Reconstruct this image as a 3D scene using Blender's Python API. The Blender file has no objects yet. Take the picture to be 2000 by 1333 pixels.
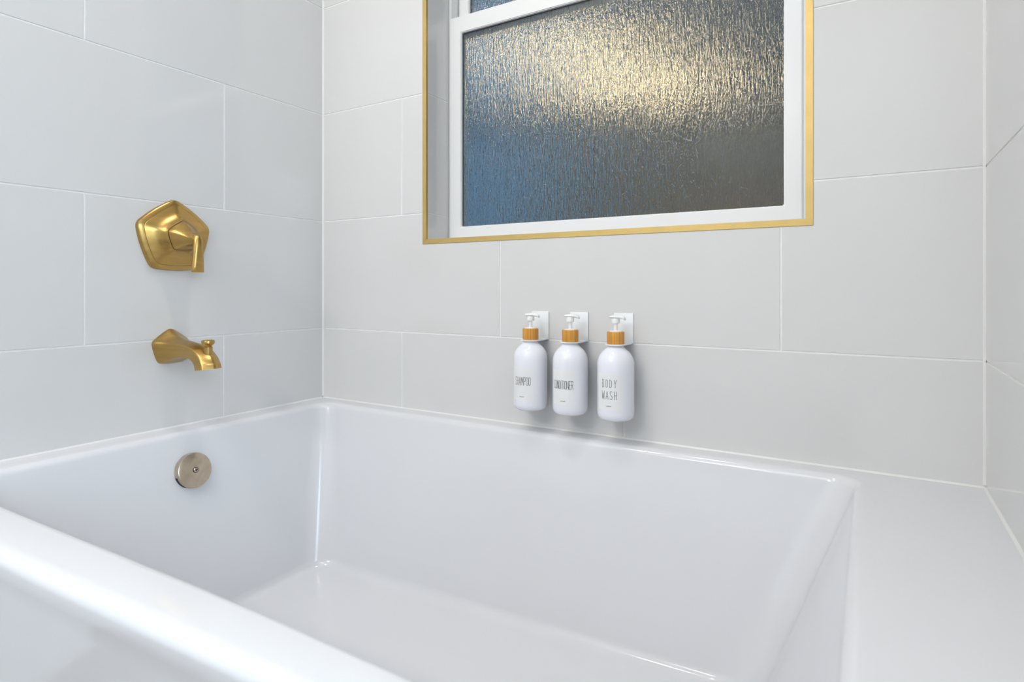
import bpy, bmesh, math, random
from mathutils import Vector, Matrix
random.seed(7)
C = bpy.context.scene.collection
sc = bpy.context.scene
PI = math.pi
RIM = 0.5                       # height of the tub rim above the floor; all heights below are given from the rim
def Z(z): return z + RIM

# ------------------------------------------------------------------ camera, sky, exposure
cam_d = bpy.data.cameras.new('camera'); cam = bpy.data.objects.new('camera', cam_d); C.objects.link(cam)
cam.location = (1.350, -1.183, Z(0.316))
cam.rotation_euler = (PI/2, 0, math.radians(31.094))
cam_d.sensor_width = 36.0; cam_d.lens = 20.841
cam_d.shift_y = -(666.5-562.8)/2000.0
cam_d.clip_start = 0.02
cam_d.dof.use_dof = True; cam_d.dof.focus_distance = 1.35; cam_d.dof.aperture_fstop = 5.6
sc.camera = cam
vs = sc.view_settings
vs.view_transform = 'Standard'; vs.look = 'None'; vs.gamma = 1.0; vs.use_curve_mapping = False
vs.exposure = 0.11
cy_ = sc.cycles; cy_.max_bounces = 7; cy_.diffuse_bounces = 4; cy_.glossy_bounces = 3; cy_.transmission_bounces = 5; cy_.use_light_tree = False

world = bpy.data.worlds.new('dusk_sky'); sc.world = world; world.use_nodes = True
wn = world.node_tree.nodes; wl = world.node_tree.links
wn['Background'].inputs['Color'].default_value = (0.19, 0.36, 0.58, 1)
wn['Background'].inputs['Strength'].default_value = 0.75

def area_light(name, loc, rot, size, energy, color, shape='DISK', size_y=None):
    d = bpy.data.lights.new(name, 'AREA'); d.shape = shape; d.size = size
    if size_y: d.size_y = size_y
    d.energy = energy; d.color = color
    o = bpy.data.objects.new(name, d); C.objects.link(o); o.location = loc; o.rotation_euler = rot
    return o
CEIL = 2.44; REAR_Y = -2.7
PANEL = (1.05, -1.95); DOWN1 = (0.22, -1.35); DOWN_FILL = (0.66, -0.55); VAN = (0.50, REAR_Y + 0.10, 1.95)
area_light('panel_fill', (PANEL[0], PANEL[1], CEIL-0.03), (0, 0, 0), 1.1, 6.3, (0.86, 0.94, 1.0), 'RECTANGLE', 0.8)  # added soft cool fill from the ceiling, like bounced flash
area_light('downlight_lamp', (DOWN1[0], DOWN1[1], CEIL-0.012), (0, 0, 0), 0.10, 5.0, (1.0, 0.92, 0.83))
area_light('bath_fill_lamp', (DOWN_FILL[0], DOWN_FILL[1], CEIL-0.012), (0, 0, 0), 0.10, 2.4, (1.0, 0.94, 0.87)).data.spread = math.radians(130)  # added fill over the tub, evens out back wall against front rim
area_light('vanity_lamp', (VAN[0], VAN[1]+.002, VAN[2]), (PI/2, 0, 0), 0.56, 10.8, (1.0, 0.935, 0.86), 'RECTANGLE', 0.10)
area_light('side_fill', (2.72, -1.85, 1.25), (0, PI/2, 0), 1.0, 16.5, (0.62, 0.82, 1.0), 'RECTANGLE', 0.8)  # added cool fill from the right to lift the left wall

# ------------------------------------------------------------------ helpers
def put(name, me, mat=None, parent=None, smooth=None):
    o = bpy.data.objects.new(name, me); C.objects.link(o)
    if mat is not None and not me.materials: me.materials.append(mat)
    if parent is not None: o.parent = parent
    if smooth is not None:
        for p in me.polygons: p.use_smooth = True
        me.set_sharp_from_angle(angle=math.radians(smooth))
    return o
def mesh(name, verts, faces):
    me = bpy.data.meshes.new(name); me.from_pydata([tuple(v) for v in verts], [], faces); me.validate(); me.update()
    return me
def from_bm(name, bm):
    bmesh.ops.recalc_face_normals(bm, faces=bm.faces)
    me = bpy.data.meshes.new(name); bm.to_mesh(me); bm.free(); return me
def empty(name, loc):
    o = bpy.data.objects.new(name, None); C.objects.link(o); o.location = loc; o.empty_display_size = 0.02; return o
def tag(o, label=None, cat=None, group=None, kind=None):
    if label: o['label'] = label
    if cat: o['category'] = cat
    if group: o['group'] = group
    if kind: o['kind'] = kind
    return o
def keep(o, parent):            # parent without moving: parts are modelled in world coordinates
    o.parent = parent; o.matrix_parent_inverse = Matrix.Translation(parent.location).inverted(); return o
def box_me(name, x0, x1, y0, y1, z0, z1, bev=0.0, seg=2):
    bm = bmesh.new()
    bmesh.ops.create_cube(bm, size=1.0)
    for v in bm.verts:
        v.co = Vector((x0 + (v.co.x+.5)*(x1-x0), y0 + (v.co.y+.5)*(y1-y0), z0 + (v.co.z+.5)*(z1-z0)))
    if bev: bmesh.ops.bevel(bm, geom=bm.edges[:], offset=bev, segments=seg, affect='EDGES', profile=.5)
    return from_bm(name, bm)
def box(name, x0, x1, y0, y1, z0, z1, mat, parent=None, bev=0.0):
    o = put(name, box_me(name, x0, x1, y0, y1, z0, z1, bev), mat, None, 40 if bev else None)
    if parent is not None: keep(o, parent)
    return o
def loft_me(name, rings, cap0=True, cap1=True, closed=True):
    n = len(rings[0]); V = [p for r in rings for p in r]; F = []
    for i in range(len(rings)-1):
        for j in range(n if closed else n-1):
            k = (j+1) % n
            F.append((i*n+j, i*n+k, (i+1)*n+k, (i+1)*n+j))
    if cap0: F.append(tuple(range(n-1, -1, -1)))
    if cap1: F.append(tuple((len(rings)-1)*n + j for j in range(n)))
    bm = bmesh.new(); me = mesh(name, V, F); bm.from_mesh(me); bpy.data.meshes.remove(me)
    return from_bm(name, bm)
def lathe_me(name, prof, center=(0,0,0), axis='Z', n=48, cap=True):
    rings = []
    for r, h in prof:
        ring = []
        for j in range(n):
            a = 2*PI*j/n; c, s = r*math.cos(a), r*math.sin(a)
            p = {'Z': (c, s, h), 'X': (h, c, s), 'Y': (c, h, s)}[axis]
            ring.append((p[0]+center[0], p[1]+center[1], p[2]+center[2]))
        rings.append(ring)
    return loft_me(name, rings, cap, cap)
def chaikin(pts, it):
    for _ in range(it):
        out = []
        for i in range(len(pts)):
            a, b = Vector(pts[i]), Vector(pts[(i+1) % len(pts)])
            out += [a*.75+b*.25, a*.25+b*.75]
        pts = out
    return pts
def rounded_poly(verts, cut=0.2, bulge=0.0, it=2):
    """corners cut at a share of each side, sides bowed outwards"""
    n = len(verts); vs_ = [Vector(v) for v in verts]; cen = sum(vs_, Vector((0,)*len(vs_[0])))/n; out = []
    for i in range(n):
        a, b = vs_[i], vs_[(i+1) % n]
        out.append(a)
        for t in (cut, .5, 1-cut):
            p = a.lerp(b, t); d = (p-cen)
            out.append(cen + d*(1 + bulge*4*t*(1-t)))
    return chaikin(out, it)

# ------------------------------------------------------------------ materials
def mat(name, col, rough=0.4, metal=0.0, spec=0.5, coat=0.0, coat_rough=0.05):
    m = bpy.data.materials.new(name); m.use_nodes = True
    b = m.node_tree.nodes['Principled BSDF']
    b.inputs['Base Color'].default_value = (*col, 1); b.inputs['Roughness'].default_value = rough
    b.inputs['Metallic'].default_value = metal; b.inputs['Specular IOR Level'].default_value = spec
    b.inputs['Coat Weight'].default_value = coat; b.inputs['Coat Roughness'].default_value = coat_rough
    return m
def vary(m, amount=0.04, scale=8.0, stretch=(1,1,1), rough_amount=0.0, bump=0.0, bump_scale=None, dark=None, detail=4):
    """procedural variation of colour, gloss and fine relief in object space"""
    nt = m.node_tree; N, L = nt.nodes, nt.links; b = N['Principled BSDF']
    tc = N.new('ShaderNodeTexCoord'); mp = N.new('ShaderNodeMapping'); mp.inputs['Scale'].default_value = stretch
    nz = N.new('ShaderNodeTexNoise'); nz.inputs['Scale'].default_value = scale; nz.inputs['Detail'].default_value = detail
    L.new(tc.outputs['Object'], mp.inputs['Vector']); L.new(mp.outputs['Vector'], nz.inputs['Vector'])
    c = b.inputs['Base Color'].default_value[:3]
    ramp = N.new('ShaderNodeValToRGB')
    lo = dark if dark else tuple(v*(1-amount) for v in c)
    ramp.color_ramp.elements[0].position = .35; ramp.color_ramp.elements[0].color = (*lo, 1)
    ramp.color_ramp.elements[1].position = .65; ramp.color_ramp.elements[1].color = (*[min(1, v*(1+amount*.5)) for v in c], 1)
    L.new(nz.outputs['Fac'], ramp.inputs['Fac']); L.new(ramp.outputs['Color'], b.inputs['Base Color'])
    if rough_amount:
        mr = N.new('ShaderNodeMapRange'); r = b.inputs['Roughness'].default_value
        mr.inputs['To Min'].default_value = r-rough_amount; mr.inputs['To Max'].default_value = r+rough_amount
        L.new(nz.outputs['Fac'], mr.inputs['Value']); L.new(mr.outputs['Result'], b.inputs['Roughness'])
    if bump:
        n2 = N.new('ShaderNodeTexNoise'); n2.inputs['Scale'].default_value = bump_scale or scale*4; n2.inputs['Detail'].default_value = 3
        L.new(mp.outputs['Vector'], n2.inputs['Vector'])
        bp = N.new('ShaderNodeBump'); bp.inputs['Strength'].default_value = .5; bp.inputs['Distance'].default_value = bump
        L.new(n2.outputs['Fac'], bp.inputs['Height']); L.new(bp.outputs['Normal'], b.inputs['Normal'])
    return m
M = {}
M['tile'] = vary(mat('polished_grey_tile', (0.69, 0.685, 0.68), 0.05), 0.015, 3.0, (1, 1, .6), 0.015)
M['grout'] = vary(mat('white_grout', (0.88, 0.875, 0.86), 0.75, spec=.3), 0.03, 30)
M['caulk'] = mat('white_caulk', (0.77, 0.765, 0.75), 0.35)
M['paint'] = vary(mat('white_wall_paint', (0.82, 0.82, 0.81), 0.6), 0.01, 2.0)
M['ceiling'] = mat('white_ceiling_paint', (0.86, 0.86, 0.86), 0.8)
M['floor'] = vary(mat('beige_floor_tile', (0.26, 0.21, 0.18), 0.25), 0.08, 6.0)
M['tub'] = vary(mat('white_acrylic', (0.715, 0.72, 0.745), 0.13), 0.006, 2.0, bump=0.00035, bump_scale=4.0)
M['brass'] = vary(mat('brushed_gold', (0.50, 0.32, 0.105), 0.29, 1.0), 0.10, 14, (1, 1, 6), 0.04)
M['gold_trim'] = vary(mat('satin_gold_trim', (0.59, 0.43, 0.165), 0.5, 0.75), 0.04, 40)
M['nickel'] = vary(mat('spotted_brushed_nickel', (0.55, 0.47, 0.37), 0.28, 1.0), 0.12, 60, dark=(0.49, 0.41, 0.31))
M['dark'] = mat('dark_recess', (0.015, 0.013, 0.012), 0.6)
M['vinyl'] = mat('white_window_vinyl', (0.80, 0.805, 0.81), 0.28)
M['gasket'] = mat('dark_glazing_gasket', (0.03, 0.035, 0.04), 0.5)
M['bottle'] = mat('white_bottle_plastic', (0.83, 0.84, 0.90), 0.20)
M['pump'] = mat('white_pump_plastic', (0.88, 0.88, 0.88), 0.3)
M['holder'] = mat('white_coated_metal', (0.84, 0.86, 0.88), 0.3)
M['label'] = mat('matte_label_paper', (0.81, 0.81, 0.82), 0.5)
M['ink'] = mat('grey_printing_ink', (0.12, 0.12, 0.125), 0.6)
M['bamboo'] = vary(mat('orange_bamboo', (0.80, 0.385, 0.07), 0.38), 0.1, 1.0, (330, 330, 4), dark=(0.56, 0.25, 0.04))
def rain_glass():
    m = bpy.data.materials.new('rain_textured_glass'); m.use_nodes = True
    nt = m.node_tree; N, L = nt.nodes, nt.links; b = N['Principled BSDF']
    b.inputs['Base Color'].default_value = (0.76, 0.82, 0.82, 1); b.inputs['Roughness'].default_value = 0.03
    b.inputs['Transmission Weight'].default_value = 1.0; b.inputs['IOR'].default_value = 1.43
    tc = N.new('ShaderNodeTexCoord')
    hs = []
    for sx, sz, det, dist in ((270, 36, 2, 0.6), (560, 200, 2, 0.2)):
        mp = N.new('ShaderNodeMapping'); mp.inputs['Scale'].default_value = (sx, sx, sz)
        nz = N.new('ShaderNodeTexNoise'); nz.inputs['Scale'].default_value = 1.0; nz.inputs['Detail'].default_value = det
        nz.inputs['Distortion'].default_value = dist
        L.new(tc.outputs['Object'], mp.inputs['Vector']); L.new(mp.outputs['Vector'], nz.inputs['Vector']); hs.append(nz)
    mx = N.new('ShaderNodeMath'); mx.operation = 'MULTIPLY_ADD'; mx.inputs[1].default_value = 0.3
    L.new(hs[1].outputs['Fac'], mx.inputs[0]); L.new(hs[0].outputs['Fac'], mx.inputs[2])
    bp = N.new('ShaderNodeBump'); bp.inputs['Strength'].default_value = 1.0; bp.inputs['Distance'].default_value = 0.0020
    L.new(mx.outputs[0], bp.inputs['Height']); L.new(bp.outputs['Normal'], b.inputs['Normal'])
    return m
M['glass'] = rain_glass()
def emitter(name, col, s):
    m = bpy.data.materials.new(name); m.use_nodes = True
    b = m.node_tree.nodes['Principled BSDF']; b.inputs['Base Color'].default_value = (*col, 1)
    b.inputs['Emission Color'].default_value = (*col, 1); b.inputs['Emission Strength'].default_value = s; m.cycles.emission_sampling = 'NONE' if s < 2.5 else 'FRONT'
    return m

# ------------------------------------------------------------------ room shell
XR = 1.5064; REAR = REAR_Y; FAR = 2.75; ALC = -0.95
G = 0.0012                                   # how far the joints lie behind the tile faces
OX0, OX1, OZ0, OZ1 = 0.3690, 1.2640, 0.4280, 1.62     # tile cut-out for the window (outer edge of the gold trim)
H = 0.307; ROW0 = 0.2003; JT = 0.0030
ROWS = [(0.0002, ROW0)] + [(ROW0+k*H, ROW0+(k+1)*H) for k in range(6)]
ROWS = [(a, min(b, CEIL-RIM)) for a, b in ROWS if a < CEIL-RIM]

def frame_slab(name, x0, x1, y0, y1, z0, z1, hole, m):
    """upright slab with a rectangular hole (hx0,hx1,hz0,hz1)"""
    hx0, hx1, hz0, hz1 = hole
    bm = bmesh.new()
    xs = [x0, hx0, hx1, x1]; zs = [z0, hz0, hz1, z1]
    vf = {}
    for k, y in enumerate((y0, y1)):
        for i, x in enumerate(xs):
            for j, z in enumerate(zs): vf[k, i, j] = bm.verts.new((x, y, Z(z)))
    for i in range(3):
        for j in range(3):
            if i == 1 and j == 1: continue
            for k in (0, 1): bm.faces.new([vf[k, i, j], vf[k, i+1, j], vf[k, i+1, j+1], vf[k, i, j+1]])
    def side(a, b): bm.faces.new([vf[0, *a], vf[0, *b], vf[1, *b], vf[1, *a]])
    for i in range(3): side((i, 0), (i+1, 0)); side((i, 3), (i+1, 3)); side((0, i), (0, i+1)); side((3, i), (3, i+1))
    side((1, 1), (2, 1)); side((1, 2), (2, 2)); side((1, 1), (1, 2)); side((2, 1), (2, 2))
    return put(name, from_bm(name, bm), m)
wall_back = frame_slab('wall_back', -0.12, XR+0.12, G, 0.17, -RIM, CEIL-RIM, (OX0+.006, OX1-.006, OZ0+.006, OZ1-.006), M['grout'])
tag(wall_back, 'back wall of large pale grey tiles around the window', kind='structure')
wall_left = box('wall_left', -0.12, -G, REAR, G, 0, CEIL, M['grout'])
tag(wall_left, 'left wall of pale blue-grey tiles behind the gold bath fittings', kind='structure')
wall_right = box('wall_right', XR+G, XR+0.12, ALC, G, 0, CEIL, M['grout'])
tag(wall_right, 'right alcove wall of polished grey tiles', kind='structure')
tag(box('wall_partition', XR+0.12, FAR, ALC, ALC+.12, 0, CEIL, M['paint']), 'white painted wall beside the bath alcove', kind='structure')
tag(box('wall_side', FAR, FAR+.12, REAR, ALC+.12, 0, CEIL, M['paint']), 'white painted side wall of the bathroom', kind='structure')
tag(box('wall_rear', -0.12, FAR+.12, REAR-.12, REAR, 0, CEIL, M['paint']), 'white painted wall facing the bath', kind='structure')
tag(box('floor', -0.12, FAR+.12, REAR-.12, 0.17, -0.1, 0, M['floor']), 'beige bathroom floor', kind='structure')
tag(box('ceiling', -0.12, FAR+.12, REAR-.12, 0.17, CEIL, CEIL+.1, M['ceiling']), 'white bathroom ceiling', kind='structure')

def tile_cells(u0, u1, v0, v1, hole):
    us, vs_ = [u0, u1], [v0, v1]
    if hole:
        hu0, hu1, hv0, hv1 = hole
        us = sorted(set([u0, u1] + [h for h in (hu0, hu1) if u0 < h < u1]))
        vs_ = sorted(set([v0, v1] + [h for h in (hv0, hv1) if v0 < h < v1]))
    cells = []
    for i in range(len(us)-1):
        for j in range(len(vs_)-1):
            cu, cv = (us[i]+us[i+1])/2, (vs_[j]+vs_[j+1])/2
            if hole and hole[0] < cu < hole[1] and hole[2] < cv < hole[3]: continue
            cells.append((us[i], us[i+1], vs_[j], vs_[j+1]))
    return cells
def tile(parent, u0, u1, v0, v1, place, hole=None):
    """one tile; place(u, v, d) gives the point d in front of the joints"""
    cells = tile_cells(u0, u1, v0, v1, hole)
    if not cells: return
    bm = bmesh.new()
    for a, b, c, d in cells:
        bm.faces.new([bm.verts.new((u, v, 0)) for u, v in ((a, c), (b, c), (b, d), (a, d))])
    bmesh.ops.remove_doubles(bm, verts=bm.verts, dist=1e-5)
    bmesh.ops.dissolve_limit(bm, angle_limit=.01, verts=bm.verts[:], edges=bm.edges[:])
    r = bmesh.ops.extrude_face_region(bm, geom=bm.faces[:])
    top = [g for g in r['geom'] if isinstance(g, bmesh.types.BMVert)]
    for v in top: v.co.z += G
    te = [e for e in bm.edges if all(v in top for v in e.verts)]
    bmesh.ops.bevel(bm, geom=te, offset=0.0005, segments=1, affect='EDGES')
    for v in bm.verts: v.co = Vector(place(v.co.x, v.co.y, v.co.z))
    o = put('tile', from_bm('tile', bm), M['tile']); o.parent = parent
JB = {0: (0.2985, 0.9100), 1: (0.6035, 1.2110)}
hole = (OX0-JT*.2, OX1+JT*.2, OZ0-JT*.2, OZ1)
for k, (a, b) in enumerate(ROWS):
    us = [0.0] + list(JB[k % 2]) + [XR]
    for i in range(len(us)-1):
        tile(wall_back, us[i]+JT/2, us[i+1]-JT/2, a+JT/2, b-JT/2, lambda u, v, d: (u, G-d, Z(v)), hole)
    us = {0: [0, .3065, .95], 1: [0, .6075, .95]}[k % 2]
    for i in range(len(us)-1):
        tile(wall_left, us[i]+JT/2, us[i+1]-JT/2, a+JT/2, b-JT/2, lambda u, v, d: (-G+d, -u, Z(v)))
    us = {0: [0, .61, .95], 1: [0, .35, .95]}[k % 2]
    for i in range(len(us)-1):
        tile(wall_right, us[i]+JT/2, us[i+1]-JT/2, a+JT/2, b-JT/2, lambda u, v, d: (XR+G-d, -u, Z(v)))

# window reveal: lining tiles inside the wall opening
RD = 0.094                                   # depth of the reveal to the window frame
IX0, IX1, IZ0, IZ1 = OX0+.0125, OX1-.0125, OZ0+.0125, OZ1-.0125
rv = box('trim_7', OX0+.0062, IX0-.0012, .0025, RD, Z(OZ0+.007), Z(OZ1-.007), M['grout'])
tag(rv, 'tiled left reveal of the window recess', kind='structure')
for a, b in [(IZ0, ROWS[2][0]), (ROWS[2][0], ROWS[3][0]), (ROWS[3][0], ROWS[4][0]), (ROWS[4][0], IZ1)]:
    tile(rv, .006, RD, a+JT/2, b-JT/2, lambda u, v, d: (IX0-.0012+d, u, Z(v)))
rr = box('trim_8', IX1+.0012, OX1-.0062, .0025, RD, Z(OZ0+.007), Z(OZ1-.007), M['grout'])
tag(rr, 'tiled right reveal of the window recess', kind='structure')
for a, b in [(IZ0, ROWS[2][0]), (ROWS[2][0], ROWS[3][0]), (ROWS[3][0], ROWS[4][0]), (ROWS[4][0], IZ1)]:
    tile(rr, .006, RD, a+JT/2, b-JT/2, lambda u, v, d: (IX1+.0012-d, u, Z(v)))
sl = box('trim_9', IX0, IX1, .0025, RD, Z(OZ0+.007), Z(IZ0), M['tile']); tag(sl, 'tiled sill of the window recess', kind='structure')
sl = box('trim_10', IX0, IX1, .0025, RD, Z(IZ1), Z(OZ1-.007), M['tile']); tag(sl, 'tiled head of the window recess', kind='structure')

# gold edge profile around the recess, four mitred strips
gt = empty('trim_1', (OX0, 0, Z(OZ0))); tag(gt, 'matte gold metal edge trim framing the window recess', kind='structure')
def strip(p0, p1, q0, q1):
    """p outer line, q inner line (x,z)"""
    V = []
    for y in (-0.0010, 0.0060):
        for x, z in (p0, p1, q1, q0): V.append((x, y, Z(z)))
    F = [(0, 1, 2, 3), (7, 6, 5, 4)] + [(i, i+4, (i+1) % 4+4, (i+1) % 4) for i in range(4)]
    bm = bmesh.new(); me = mesh('edge_strip', V, F); bm.from_mesh(me); bpy.data.meshes.remove(me)
    bmesh.ops.bevel(bm, geom=bm.edges[:], offset=0.0005, segments=2, affect='EDGES')
    keep(put('edge_strip', from_bm('edge_strip', bm), M['gold_trim'], None, 40), gt)
e = .0002
strip((OX0, OZ0), (OX1, OZ0), (IX0, IZ0), (IX1, IZ0))
strip((OX0, OZ1), (OX1, OZ1), (IX0, IZ1), (IX1, IZ1))
strip((OX0, OZ0), (OX0, OZ1), (IX0, IZ0), (IX0, IZ1))
strip((OX1, OZ0), (OX1, OZ1), (IX1, IZ0), (IX1, IZ1))

# ------------------------------------------------------------------ window
win = empty('window_1', (IX0, RD, Z(IZ0))); tag(win, 'white vinyl hung window with rain-textured glass', kind='structure')
def ring_frame(name, ox0, ox1, oz0, oz1, l, r, b, t, y0, y1, m, parent, bev=.0015):
    """frame with its own widths of left, right, bottom and top members"""
    bm = bmesh.new()
    xs = [ox0, ox0+l, ox1-r, ox1]; zs = [oz0, oz0+b, oz1-t, oz1]; vf = {}
    for k, y in enumerate((y0, y1)):
        for i, x in enumerate(xs):
            for j, z in enumerate(zs):
                if i in (1, 2) or j in (1, 2) or True: vf[k, i, j] = bm.verts.new((x, y, Z(z)))
    for i in range(3):
        for j in range(3):
            if i == 1 and j == 1: continue
            for k in (0, 1): bm.faces.new([vf[k, i, j], vf[k, i+1, j], vf[k, i+1, j+1], vf[k, i, j+1]])
    def side(a, b_): bm.faces.new([vf[0, *a], vf[0, *b_], vf[1, *b_], vf[1, *a]])
    for i in range(3): side((i, 0), (i+1, 0)); side((i, 3), (i+1, 3)); side((0, i), (0, i+1)); side((3, i), (3, i+1))
    side((1, 1), (2, 1)); side((1, 2), (2, 2)); side((1, 1), (1, 2)); side((2, 1), (2, 2))
    bmesh.ops.recalc_face_normals(bm, faces=bm.faces)
    bmesh.ops.dissolve_limit(bm, angle_limit=.01, verts=bm.verts[:], edges=bm.edges[:])
    es = [e_ for e_ in bm.edges if len(e_.link_faces) == 2 and e_.calc_face_angle() > .5]
    if bev: bmesh.ops.bevel(bm, geom=es, offset=bev, segments=2, affect='EDGES')
    return keep(put(name, from_bm(name, bm), m, None, 40), parent)
ring_frame('frame', IX0-.008, IX1+.008, IZ0-.008, IZ1+.008, .014, .022, .016, .03, RD+.002, RD+.07, M['vinyl'], win)
def sash(name, x0, x1, z0, z1, l, r, b, t, y0, y1):
    s = ring_frame(name, x0, x1, z0, z1, l, r, b, t, y0, y1, M['vinyl'], win, .002)
    ym = y0 + .010
    g = box_me('pane', x0+l-.004, x1-r+.004, ym, ym+.004, Z(z0+b-.004), Z(z1-t+.004))
    p = put('pane', g, M['glass']); p.parent = s; p.matrix_parent_inverse = s.matrix_parent_inverse.copy()
    p.matrix_parent_inverse = Matrix.Identity(4); p.parent = s
    k = ring_frame('gasket', x0+l-.0005, x1-r+.0005, z0+b-.0005, z1-t+.0005, .0022, .0012, .0012, .0028, ym-.002, ym-.0003, M['gasket'], win, 0)
    k.parent = s; k.matrix_parent_inverse = Matrix.Identity(4)
    return s
LS = sash('lower_sash', IX0+.004, IX1-.012, IZ0+.004, 1.0375, .0375, .034, .034, .0445, RD-.002, RD+.030)
US = sash('upper_sash', IX0+.008, IX1-.008, 1.000, IZ1-.01, .034, .040, .034, .035, RD+.034, RD+.064)

# ------------------------------------------------------------------ bathtub
def rrect(x0, x1, y0, y1, r, z, n=14, m=8):
    """rounded rectangle, counter-clockwise from the right-front corner; m extra points along each side"""
    r = max(r, 1e-4); pts = []
    cs = [((x1-r, y0+r), -PI/2), ((x1-r, y1-r), 0), ((x0+r, y1-r), PI/2), ((x0+r, y0+r), PI)]
    for i, ((cx, cy), a0) in enumerate(cs):
        for k in range(n+1):
            a = a0 + PI/2*k/n; pts.append([cx + r*math.cos(a), cy + r*math.sin(a)])
        (dx, dy), b0 = cs[(i+1) % 4]
        e0 = Vector(pts[-1]); e1 = Vector((dx + r*math.cos(b0), dy + r*math.sin(b0)))
        for k in range(1, m): pts.append(list(e0.lerp(e1, k/m)))
    return [Vector((x, y, Z(z(x, y) if callable(z) else z))) for x, y in pts]
FY = -0.872                                  # front face of the tub
X0, X1, YB = 0.0016, XR-0.0016, -0.0016
rings = []
rings.append(rrect(X0, X1, FY+.016, YB, .001, -RIM))
rings.append(rrect(X0, X1, FY+.010, YB, .001, -0.06))
rings.append(rrect(X0, X1, FY+.004, YB, .001, -0.035))
RO = 0.016
for k in range(0, 7):
    a = PI/2*k/6
    rings.append(rrect(X0, X1, FY+RO-RO*math.cos(a), YB, .001, -RO+RO*math.sin(a)))
IN = dict(x0=.050, x1=1.343, y0=-.822, y1=-.036)     # where the flat rim ends
def inner(t, z, r): # t 0..1 from the rim edge down to the floor line
    a = dict(x0=.065, x1=1.328, y0=-.807, y1=-.050); b = dict(x0=.150, x1=1.190, y0=-.745, y1=-.138)
    return rrect(*[a[k]+(b[k]-a[k])*t for k in ('x0', 'x1', 'y0', 'y1')], r, z)
rings.append(rrect(.030, 1.40, -.835, -.020, .02, 0))
RI = 0.015
for k in range(0, 8):
    a = math.radians(80)*k/7
    o_ = RI*math.sin(a)
    rings.append(rrect(IN['x0']+o_, IN['x1']-o_, IN['y0']+o_, IN['y1']-o_, .042, -RI+RI*math.cos(a)))
DZ = -0.372
tilt = lambda z, w: (lambda x, y: z + w*(x-.75)*0.03)
for t in (0.03, 0.07, 0.12, 0.2, 0.3, 0.4, 0.5, 0.6, 0.7, 0.78, 0.85, 0.90, 0.94):
    rings.append(inner(t, tilt(-RI*.9 + (DZ+RI*.9)*t, t), .045+.03*t))
for t, f, r in ((.97, .010, .075), (.99, .019, .075), (1.0, .030, .075)):
    b = (.150, 1.190, -.745, -.138); q = f*1.0 - .012
    zz = DZ + (1-t)*.16*(1-t)*10*.06 + {.97: .010, .99: .004, 1.0: .0}[t]
    rings.append(rrect(b[0]+q, b[1]-q*1.4, b[2]+q, b[3]-q, r, tilt(zz, 1)))
rings.append(rrect(.30, 1.02, -.60, -.28, .05, tilt(DZ-.001, 1)))
tub_me = loft_me('bathtub', rings, False, True)
for v in tub_me.vertices:                    # the front edge stands out a little towards the drain end
    if v.co.y < -.795:
        k = min(1, (-.795-v.co.y)/.075)
        v.co.y -= (.026+.026*k)*min(max(0, (.72+.22*k)-v.co.x), .5)
tub = put('bathtub', tub_me, M['tub'], None, 50)
tag(tub, 'glossy white alcove bathtub with square rim and sloped end', 'bathtub')

# overflow cover on the drain end
ov = lathe_me('overflow_cover', [(.0355, 0), (.0372, .001), (.0372, .0135), (.0366, .0155), (.0350, .0165), (.0, .0172)], (0, 0, 0), 'X', 64)
ovo = put('overflow_cover', ov, M['nickel'], tub, 35)
ovo.location = (.0815, -.436, Z(-.083)); ovo.rotation_euler = (0, math.radians(-13), 0)
ovo['label'] = 'spotted nickel overflow disc'
scr = put('screw', lathe_me('screw', [(.0050, .0150), (.0050, .0185), (.0042, .0195), (.0, .0196)], (0, 0, 0), 'X', 24), M['nickel'], ovo, 35)
rec = put('screw_recess', lathe_me('screw_recess', [(.0062, .0168), (.0062, .0176), (.0052, .0178)], (0, 0, 0), 'X', 24), M['dark'], ovo)
bm = bmesh.new()
for a in (0, PI/2):
    for s in (1,):
        V = [(-.0007, -.0030), (.0007, -.0030), (.0007, .0030), (-.0007, .0030)]
        vv = [bm.verts.new((.0198, u*math.cos(a)-v*math.sin(a), u*math.sin(a)+v*math.cos(a))) for u, v in V]
        vb = [bm.verts.new((.0190, w.co.y, w.co.z)) for w in vv]
        bm.faces.new(vv)
        for i in range(4): bm.faces.new([vv[i], vv[(i+1) % 4], vb[(i+1) % 4], vb[i]])
put('cross_slot', from_bm('cross_slot', bm), M['dark'], ovo)
# drain opening in the rim of the cover
bm = bmesh.new(); n = 14; rows_ = []
for k in range(n+1):
    a = math.radians(192 + 46*k/n); a = a
    rows_.append([bm.verts.new((x, .0374*math.cos(a), .0374*math.sin(a))) for x in (.001, .0085)] + [bm.verts.new((x, .033*math.cos(a), .033*math.sin(a))) for x in (.0085, .001)])
for k in range(n):
    for i in range(4): bm.faces.new([rows_[k][i], rows_[k][(i+1) % 4], rows_[k+1][(i+1) % 4], rows_[k+1][i]])
bm.faces.new(rows_[0]); bm.faces.new(rows_[-1])
put('drain_slot', from_bm('drain_slot', bm), M['dark'], ovo)

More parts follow.
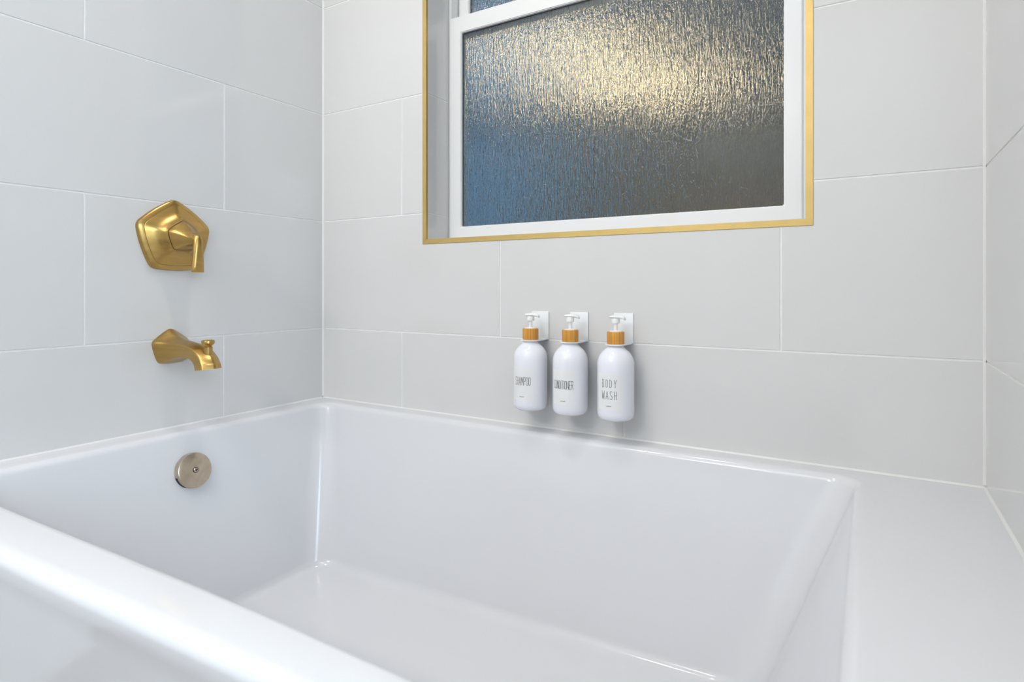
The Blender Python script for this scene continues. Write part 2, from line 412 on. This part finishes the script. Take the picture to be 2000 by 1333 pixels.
# caulk beads
def bead(name, p0, p1, n1, n2, w, label):
    p0, p1, n1, n2 = Vector(p0), Vector(p1), Vector(n1), Vector(n2)
    ring = lambda p: [p, p+n1*w, p+n1*w*.45+n2*w*.45, p+n2*w]
    o = put(name, loft_me(name, [ring(p0), ring(p1)]), M['caulk']); tag(o, label, kind='structure'); return o
bead('trim_2', (0, 0, Z(.0002)), (XR, 0, Z(.0002)), (0, -1, 0), (0, 0, 1), .0032, 'white caulk line between bathtub and back wall')
bead('trim_3', (0, -.004, Z(.0002)), (0, FY+.01, Z(.0002)), (1, 0, 0), (0, 0, 1), .0032, 'white caulk line between bathtub and left wall')
bead('trim_4', (XR, -.004, Z(.0002)), (XR, FY+.01, Z(.0002)), (-1, 0, 0), (0, 0, 1), .0032, 'white caulk line between bathtub and right wall')
bead('trim_5', (0, 0, Z(.005)), (0, 0, CEIL-.002), (1, 0, 0), (0, -1, 0), .0034, 'white grout line in the left tiled corner')
bead('trim_6', (XR, 0, Z(.005)), (XR, 0, CEIL-.002), (-1, 0, 0), (0, -1, 0), .0034, 'white grout line in the right tiled corner')

# ------------------------------------------------------------------ gold shower valve
def pent(R, bulge=.075, cut=.22, cy=-.430, cz=.430, x=0.0, rot=0.0):
    v = [(R*math.sin(2*PI*k/5+rot), R*math.cos(2*PI*k/5+rot)) for k in range(5)]
    return [Vector((x, cy+p[0], Z(cz+p[1]))) for p in rounded_poly(v, cut, bulge, 2)]
valve = empty('shower_valve', (0, -.430, Z(.430))); tag(valve, 'brushed gold pentagon shower valve trim with lever handle on the left wall', 'shower valve')
VR = .0865
rings = [pent(VR, x=.0004), pent(VR, x=.006), pent(VR*.985, x=.0092), pent(VR*.95, x=.0112), pent(VR*.86, x=.0135), pent(VR*.853, x=.0133), pent(VR*.846, x=.0139)]
for f, x in ((.76, .0170), (.66, .0206), (.57, .0250), (.50, .0300), (.455, .0345), (.43, .0385), (.42, .0405)):
    rings.append(pent(VR*f, x=x))
keep(put('escutcheon', loft_me('escutcheon', rings), M['brass'], None, 22), valve)
# lever: a pentagon hub narrowing to a neck that turns down into a flat blade
rings = [pent(VR*.41, x=.0418), pent(VR*.405, x=.0440), pent(VR*.35, x=.052, cz=.4295), pent(VR*.275, x=.061, cz=.4280), pent(VR*.205, x=.071, cz=.4250), pent(VR*.155, x=.082, cz=.4225), pent(VR*.13, x=.092, cz=.4215)]
hb = keep(put('handle', loft_me('handle', rings), M['brass'], None, 25), valve)
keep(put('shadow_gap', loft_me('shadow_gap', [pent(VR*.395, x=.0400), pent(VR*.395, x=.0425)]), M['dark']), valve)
def blade_ring(x, z, hw, th, ang):
    """section of the blade: hw half width across y, th thickness; ang tilt of the section"""
    v = [(-hw, -th*.5), (-hw*.75, th*.35), (0, th*.6), (hw*.75, th*.35), (hw, -th*.5), (0, -th*.62)]
    out = []
    for p in chaikin(v, 2):
        out.append(Vector((x + p[1]*math.cos(ang), -.430 + p[0], Z(z + p[1]*math.sin(ang)))))
    return out
sec = [(.0800, .4300, .0070, .008, 1.45), (.0880, .4295, .0092, .0120, 1.0), (.0950, .4250, .0102, .0140, .50), (.0978, .4180, .0110, .0125, .18), (.0985, .4020, .0122, .0110, .05), (.0985, .3850, .0134, .0100, 0), (.0978, .3620, .0150, .0092, -.05), (.0973, .3520, .0156, .0088, -.06), (.0970, .3500, .0148, .0070, -.06)]
bl = put('blade', loft_me('blade', [blade_ring(*s) for s in sec]), M['brass'], None, 40)
bl.parent = hb; bl.matrix_parent_inverse = Matrix.Identity(4)

# ------------------------------------------------------------------ gold tub spout
SY, SZ = -.437, .183
sp = empty('tub_spout', (0, SY, Z(SZ))); tag(sp, 'brushed gold bath spout with pull-up diverter below the shower valve', 'tub spout')
def sp_ring(x, z, ang, hw, top, bot, side=.25, bw=.78, cut=.14, bulge=.03, it=3):
    """pentagon section: apex, right, bottom right, bottom left, left; ang = direction of travel in the xz plane"""
    v = [(0, top), (hw, top*side), (hw*bw, -bot), (-hw*bw, -bot), (-hw, top*side)]
    nx, nz = -math.sin(ang), math.cos(ang)
    return [Vector((x + p[1]*nx, SY + p[0], Z(z + p[1]*nz))) for p in rounded_poly(v, cut, bulge, 3)]
D = math.radians
st = [(.0004, SZ, 0, .0410, .0425, .0345, .30, .66, .24, .06), (.0050, SZ, 0, .0410, .0425, .0345, .30, .66, .24, .06), (.0090, SZ, 0, .0398, .0405, .0340, .31, .68, .24, .06),
      (.020, SZ, 0, .0335, .0325, .0300, .38, .74, .22, .05), (.034, SZ+.0005, 0, .0280, .0255, .0255, .45, .80, .22, .04), (.050, SZ+.0005, D(-3), .0240, .0208, .0212, .52, .84, .22, .04),
      (.070, SZ-.0002, D(-6), .0220, .0182, .0182, .58, .88, .24, .04), (.096, SZ-.0020, D(-10), .0212, .0172, .0164, .58, .9, .26, .04), (.114, SZ-.0060, D(-22), .0211, .0175, .0160, .55, .92, .28, .05),
      (.1295, SZ-.0135, D(-40), .0213, .0190, .0166, .51, .94, .30, .05), (.1410, SZ-.0230, D(-58), .0218, .0208, .0180, .47, .95, .32, .05), (.1470, SZ-.0315, D(-73), .0224, .0222, .0194, .44, .95, .33, .05), (.1492, SZ-.0395, D(-84), .0230, .0234, .0206, .44, .95, .33, .05)]
rings = [sp_ring(*s) for s in st]
cen = sum(rings[-1], Vector())/len(rings[-1])
rings += [[cen + (p-cen)*.9 for p in rings[-1]], [cen + (p-cen)*.86 + Vector((0, 0, .012)) for p in rings[-1]]]
keep(put('spout_body', loft_me('spout_body', rings), M['brass'], None, 28), sp)
KX = .1455
keep(put('diverter_knob', lathe_me('diverter_knob', [(.0088, Z(.170)), (.0088, Z(.1905)), (.0074, Z(.1915)), (.0074, Z(.1930)), (.0090, Z(.1940)), (.0105, Z(.1955)), (.0128, Z(.1985)), (.0130, Z(.2025)), (.0123, Z(.2045)), (.0105, Z(.2050)), (.0095, Z(.2042)), (.0, Z(.2040))], (KX, SY, 0), 'Z', 40), M['brass'], None, 30), sp)

# ------------------------------------------------------------------ soap dispensers in wall holders
STROKES = {
 'S': (.42, [[(.40, .90), (.30, .99), (.12, .99), (.03, .88), (.03, .70), (.12, .57), (.30, .46), (.39, .33), (.39, .13), (.30, .01), (.12, .01), (.02, .12)]]),
 'H': (.42, [[(.02, 0), (.02, 1)], [(.40, 0), (.40, 1)], [(.02, .5), (.40, .5)]]),
 'A': (.42, [[(0, 0), (.21, 1), (.42, 0)], [(.08, .32), (.34, .32)]]),
 'M': (.50, [[(.02, 0), (.05, 1), (.25, .3), (.45, 1), (.48, 0)]]),
 'P': (.38, [[(.02, 0), (.02, 1), (.26, 1), (.37, .88), (.37, .62), (.26, .5), (.02, .5)]]),
 'O': (.40, [[(.20, 1), (.06, .93), (.02, .75), (.02, .25), (.06, .07), (.20, 0), (.34, .07), (.38, .25), (.38, .75), (.34, .93), (.20, 1)]]),
 'C': (.38, [[(.37, .86), (.30, .98), (.18, 1), (.06, .93), (.02, .75), (.02, .25), (.06, .07), (.18, 0), (.30, .02), (.37, .14)]]),
 'N': (.42, [[(.02, 0), (.02, 1), (.40, 0), (.40, 1)]]),
 'D': (.40, [[(.02, 0), (.02, 1), (.22, .97), (.36, .80), (.38, .5), (.36, .2), (.22, .03), (.02, 0)]]),
 'I': (.04, [[(.02, 0), (.02, 1)]]),
 'T': (.42, [[(0, 1), (.42, 1)], [(.21, 1), (.21, 0)]]),
 'E': (.36, [[(.36, 1), (.02, 1), (.02, 0), (.36, 0)], [(.02, .52), (.30, .52)]]),
 'R': (.40, [[(.02, 0), (.02, 1), (.26, 1), (.37, .88), (.37, .62), (.26, .5), (.02, .5)], [(.20, .5), (.40, 0)]]),
 'B': (.38, [[(.02, 0), (.02, 1), (.24, 1), (.33, .9), (.33, .64), (.24, .53), (.02, .53)], [(.24, .53), (.36, .42), (.37, .12), (.25, 0), (.02, 0)]]),
 'Y': (.42, [[(0, 1), (.21, .48), (.42, 1)], [(.21, .48), (.21, 0)]]),
 'W': (.52, [[(0, 1), (.10, 0), (.26, .75), (.42, 0), (.52, 1)]]),
}
BR = 0.0372                                  # bottle radius
def on_cyl(u, z, dr, cx, cy):                # u arc length along the label (to the viewer's right), facing -y
    a = -PI/2 + u/BR
    return Vector((cx + (BR+dr)*math.cos(a), cy + (BR+dr)*math.sin(a), Z(z)))
def ribbon(bm, pts, w, cx, cy):
    for i in range(len(pts)-1):
        a, b = Vector(pts[i]), Vector(pts[i+1]); d = (b-a)
        if d.length < 1e-7: continue
        d.normalize(); nrm = Vector((-d.y, d.x))*w/2; a2, b2 = a-d*w*.35, b+d*w*.35
        n = max(1, int(abs(b2.x-a2.x)/.002)+1)
        prev = None
        for k in range(n+1):
            p = a2.lerp(b2, k/n); q = [bm.verts.new(on_cyl(*(p+nrm), .00035, cx, cy)), bm.verts.new(on_cyl(*(p-nrm), .00035, cx, cy))]
            if prev: bm.faces.new([prev[0], prev[1], q[1], q[0]])
            prev = q
def word(text, width, height, zc, parent, cx, cy, w=.0009):
    tot = sum(STROKES[c][0] for c in text); sx = height*.72
    gap = (width - tot*sx)/(len(text)-1)
    if gap < .0007: sx = (width - .0009*(len(text)-1))/tot; gap = .0009
    u = -width/2
    for c in text:
        lw, pl = STROKES[c]; bm = bmesh.new()
        for p in pl: ribbon(bm, [(u+x*sx, zc-height/2+y*height) for x, y in p], w, cx, cy)
        o = put('letter', from_bm('letter', bm), M['ink']); o.parent = parent; o.matrix_parent_inverse = Matrix.Identity(4)
        u += lw*sx + gap

def holder(cx, label):
    h = empty('bottle_holder', (cx, 0, Z(.2))); tag(h, label, 'bottle holder', 'white wall holders of the soap dispensers')
    keep(put('back_plate', box_me('back_plate', cx-.0215, cx+.0215, -.0030, -.0004, Z(.2005), Z(.2635), .0006), M['holder'], None, 40), h)
    # shelf with a round hole for the bottle neck
    n = 48; cyc = -.047; R, r = .0215, .0166; out, inn = [], []
    for k in range(n):
        a = 2*PI*k/n; c, s = math.cos(a), math.sin(a)
        if s <= 0: o = (cx+R*c, cyc+R*s)
        else:
            t = min(R/max(abs(c), 1e-6), (-.0030-cyc)/max(s, 1e-6)); o = (cx+c*t, cyc+s*t)
        out.append(o); inn.append((cx+r*c, cyc+r*s))
    bm = bmesh.new(); L = []
    for pts, z in ((out, .2005), (out, .2028), (inn, .2028), (inn, .2005)):
        L.append([bm.verts.new((x, y, Z(z))) for x, y in pts])
    for i in range(4):
        for k in range(n): bm.faces.new([L[i][k], L[i][(k+1) % n], L[(i+1) % 4][(k+1) % n], L[(i+1) % 4][k]])
    keep(put('ring_shelf', from_bm('ring_shelf', bm), M['holder'], None, 30), h)
    return h
def dispenser(cx, label, lines, turn=0.0):
    cy = -.047; zb = .0510
    d = empty('soap_dispenser', (cx, cy, Z(zb))); tag(d, label, 'soap dispenser', 'white pump bottles on the back wall')
    prof = [(.0, .0012), (.024, .0008), (.0285, .0), (.0330, .0026), (.0358, .0068), (.0369, .0120), (BR, .0170), (BR, .1095), (.0368, .1155), (.0355, .1215), (.0332, .1272), (.0300, .1325), (.0262, .1370), (.0222, .1405), (.0188, .1435), (.0165, .1465), (.0155, .1490), (.0155, .1525)]
    keep(put('bottle_body', lathe_me('bottle_body', [(r, Z(zb+h)) for r, h in prof], (cx, cy, 0), 'Z', 64), M['bottle'], None, 50), d)
    keep(put('collar', lathe_me('collar', [(.0150, Z(.2030)), (.0170, Z(.2030)), (.0175, Z(.2036)), (.0175, Z(.2268)), (.0168, Z(.2276)), (.0105, Z(.2276))], (cx, cy, 0), 'Z', 48), M['bamboo'], None, 40), d)
    pm = keep(put('pump', lathe_me('pump', [(.0125, Z(.2270)), (.0125, Z(.2288)), (.0060, Z(.2294)), (.0042, Z(.2300)), (.0044, Z(.2440)), (.0078, Z(.2444)), (.0082, Z(.2460)), (.0082, Z(.2535)), (.0065, Z(.2560))], (cx, cy, 0), 'Z', 32), M['pump'], None, 40), d)
    # nozzle: flat cap running out into a spout
    sec = [(-.0118, .2572, .0040, .0010), (-.0110, .2570, .0075, .0026), (-.004, .2570, .0100, .0036), (.004, .2572, .0094, .0038), (.010, .2572, .0066, .0038), (.016, .2562, .0050, .0036), (.0190, .2545, .0044, .0032), (.0202, .2530, .0038, .0026)]
    ca, sa = math.cos(turn), math.sin(turn); rings = []
    for u, z, hw, hh in sec:
        ring = []
        for k in range(12):
            a = 2*PI*k/12; v, w = hw*math.cos(a), hh*math.sin(a)
            ring.append(Vector((cx + u*ca - v*sa, cy + u*sa + v*ca, Z(z + w))))
        rings.append(ring)
    nz = put('nozzle', loft_me('nozzle', rings), M['pump'], None, 50); nz.parent = pm; nz.matrix_parent_inverse = Matrix.Identity(4)
    # paper label on the front
    bm = bmesh.new(); n = 20; prev = None; hw = .0268
    for k in range(n+1):
        u = -hw + 2*hw*k/n; q = [bm.verts.new(on_cyl(u, z, .00018, cx, cy)) for z in (.0745, .1470)]
        if prev: bm.faces.new([prev[0], q[0], q[1], prev[1]])
        prev = q
    lb = keep(put('label', from_bm('label', bm), M['label'], None, 60), d)
    for text, width, height, zc in lines: word(text, width, height, zc, lb, cx, cy)
    # illegible line of tiny print
    bm = bmesh.new(); u = -.0056
    while u < .0052:
        l = random.choice((.0006, .0009, .0011)); ribbon(bm, [(u, .0826), (u+l, .0826+random.uniform(-.0002, .0002))], random.choice((.0009, .0012)), cx, cy); u += l+.0006
    sp_ = put('small_print', from_bm('small_print', bm), M['ink']); sp_.parent = lb; sp_.matrix_parent_inverse = Matrix.Identity(4); sp_['kind'] = 'stuff'
    return d
BX = (.7125, .8085, .9100)
for cx, nm in zip(BX, ('shampoo', 'conditioner', 'body wash')):
    holder(cx, f'white wall holder carrying the {nm} bottle by its neck')
dispenser(BX[0], 'white pump bottle with orange bamboo collar labelled SHAMPOO', [('SHAMPOO', .0380, .0172, .1160)], .10)
dispenser(BX[1], 'white pump bottle with orange bamboo collar labelled CONDITIONER', [('CONDITIONER', .0450, .0168, .1160)], .05)
dispenser(BX[2], 'white pump bottle with orange bamboo collar labelled BODY WASH', [('BODY', .0300, .0152, .1270), ('WASH', .0310, .0160, .1040)], .0)

# ------------------------------------------------------------------ lamps of the room, with an added fill panel and bath fill
def fill_panel(x, y, w, h, label):
    p = empty('ceiling_fill', (x, y, CEIL)); tag(p, label, 'ceiling light')
    fr = M['vinyl']
    for nm, a in (('frame', (x-w/2-.03, x-w/2, y-h/2-.03, y+h/2+.03)), ('frame', (x+w/2, x+w/2+.03, y-h/2-.03, y+h/2+.03)), ('frame', (x-w/2, x+w/2, y-h/2-.03, y-h/2)), ('frame', (x-w/2, x+w/2, y+h/2, y+h/2+.03))):
        box(nm, *a, CEIL-.03, CEIL-.0005, fr, p)
    box('diffuser', x-w/2, x+w/2, y-h/2, y+h/2, CEIL-.02, CEIL-.001, emitter('panel_fill_diffuser', (.9, .95, 1), 1.5), p)
fill_panel(*PANEL, 1.1, .8, 'square frosted fill panel added to the ceiling behind the camera')  # invented fixture around the ceiling fill
def downlight(x, y, label):
    p = empty('recessed_downlight', (x, y, CEIL)); tag(p, label, 'ceiling light')
    keep(put('trim_ring', lathe_me('trim_ring', [(.055, CEIL-.0005), (.075, CEIL-.0005), (.074, CEIL-.005), (.056, CEIL-.008), (.055, CEIL-.0005)], (x, y, 0), 'Z', 40, False), M['vinyl'], None, 40), p)
    keep(put('lens', lathe_me('lens', [(.0545, CEIL-.0010), (.0545, CEIL-.0035), (.050, CEIL-.0040)], (x, y, 0), 'Z', 40), emitter('warm_lens', (1, .95, .86), 2.4)), p)
downlight(*DOWN1, 'round recessed ceiling downlight in front of the bath')
downlight(*DOWN_FILL, 'round ceiling downlight added as fill above the middle of the bath')  # invented fixture for the fill over the tub

vl = empty('vanity_light', (VAN[0], REAR, VAN[2])); tag(vl, 'frosted bar vanity light on the wall facing the bath', 'wall light')
box('mount', VAN[0]-.08, VAN[0]+.08, REAR+.0005, REAR+.03, VAN[2]-.05, VAN[2]+.05, M['brass'], vl, .003)
box('diffuser', VAN[0]-.30, VAN[0]+.30, REAR+.03, VAN[1], VAN[2]-.055, VAN[2]+.055, emitter('vanity_diffuser', (1, .95, .88), 2.0), vl, .01)

# ------------------------------------------------------------------ outside the window
GZ = -RIM - 0.3
gr = box('ground', -6, 6, .17, 9, GZ-.1, GZ, vary(mat('dark_soil', (.10, .09, .07), .9), .3, 3)); tag(gr, 'dark garden ground outside the window', kind='structure')
wood = vary(mat('cedar_fence_wood', (.50, .33, .18), .8), .35, 4, (6, 6, .6))
fy = 2.5
fence = empty('garden_fence', (0, fy, GZ)); tag(fence, 'open slatted cedar fence seen blurred through the window glass', 'fence')
x = -2.6
while x < 3.2:
    h = 1.50 + random.uniform(-.02, .02)
    box('board', x, x+.24, fy, fy+.022, GZ, Z(h), wood, fence); x += .41
box('rail', -2.6, 3.2, fy+.023, fy+.07, Z(.4), Z(.5), wood, fence); box('rail', -2.6, 3.2, fy+.023, fy+.07, Z(1.3), Z(1.4), wood, fence)
shed = empty('garden_shed', (-1.1, 1.9, GZ)); tag(shed, 'pale blue garden shed seen blurred at the left of the window glass', 'shed')
sh_m = vary(mat('pale_blue_shed_paint', (.52, .78, .92), .6), .08, 3)
box('wall', -2.2, -.45, 1.9, 2.45, GZ, Z(1.35), sh_m, shed)
rf = loft_me('roof', [[(xx, 1.8, Z(1.352)), (xx, 2.47, Z(1.352)), (xx, 2.14, Z(1.56))] for xx in (-2.3, -.40)])
keep(put('roof', rf, mat('grey_roof_felt', (.24, .26, .27), .8)), shed)
house = empty('neighbour_house', (1.0, 3.7, GZ)); tag(house, 'dim neighbouring house with two warmly lit windows behind the window glass', 'house')
hm = vary(mat('taupe_house_render', (.15, .125, .10), .8), .12, 3)
box('wall', -1.35, 4.2, 3.70, 4.3, GZ, Z(3.4), hm, house)
for cx_, cz_, w_, h_, e_ in ((-.88, 2.50, .40, .42, 4.2), (-.32, 2.00, .44, .38, 4.0)):
    f_ = box('lit_window', cx_-w_/2-.03, cx_+w_/2+.03, 3.67, 3.699, Z(cz_-h_/2-.03), Z(cz_+h_/2+.03), M['vinyl'], house)
    g_ = put('lit_pane', box_me('lit_pane', cx_-w_/2, cx_+w_/2, 3.660, 3.6695, Z(cz_-h_/2), Z(cz_+h_/2)), emitter('warm_window_glow', (1, .74, .42), e_)); g_.parent = f_; g_.matrix_parent_inverse = Matrix.Identity(4)

gl = empty('fence_fill_lamp', (.62, 2.05, GZ)); tag(gl, 'unseen fill lamp added in front of the fence outside', 'fill lamp')  # added out of view below the sill to brighten the fence boards
keep(put('post', lathe_me('post', [(.03, GZ), (.03, Z(.14))], (.62, 2.05, 0), 'Z', 16), M['dark']), gl)
keep(put('globe', lathe_me('globe', [(.03, Z(.14)), (.055, Z(.16)), (.062, Z(.20)), (.055, Z(.24)), (.02, Z(.265))], (.62, 2.05, 0), 'Z', 20), emitter('fence_fill_glow', (1, .72, .42), 50), None, 60), gl)
# unseen glowing window added in the side wall as fill for the left wall
w2 = empty('fill_window', (FAR, -1.85, .75)); tag(w2, 'unseen frosted window added in the side wall as cool fill', kind='structure')
for a_ in ((-2.31, -2.25, .7, 1.8), (-1.45, -1.39, .7, 1.8), (-2.25, -1.45, .7, .75), (-2.25, -1.45, 1.75, 1.8)):
    box('frame', FAR-.02, FAR-.0005, a_[0], a_[1], a_[2], a_[3], M['vinyl'], w2)
box('pane', FAR-.008, FAR-.001, -2.25, -1.45, .75, 1.75, emitter('side_fill_glow', (.74, .88, 1), 1.5), w2)
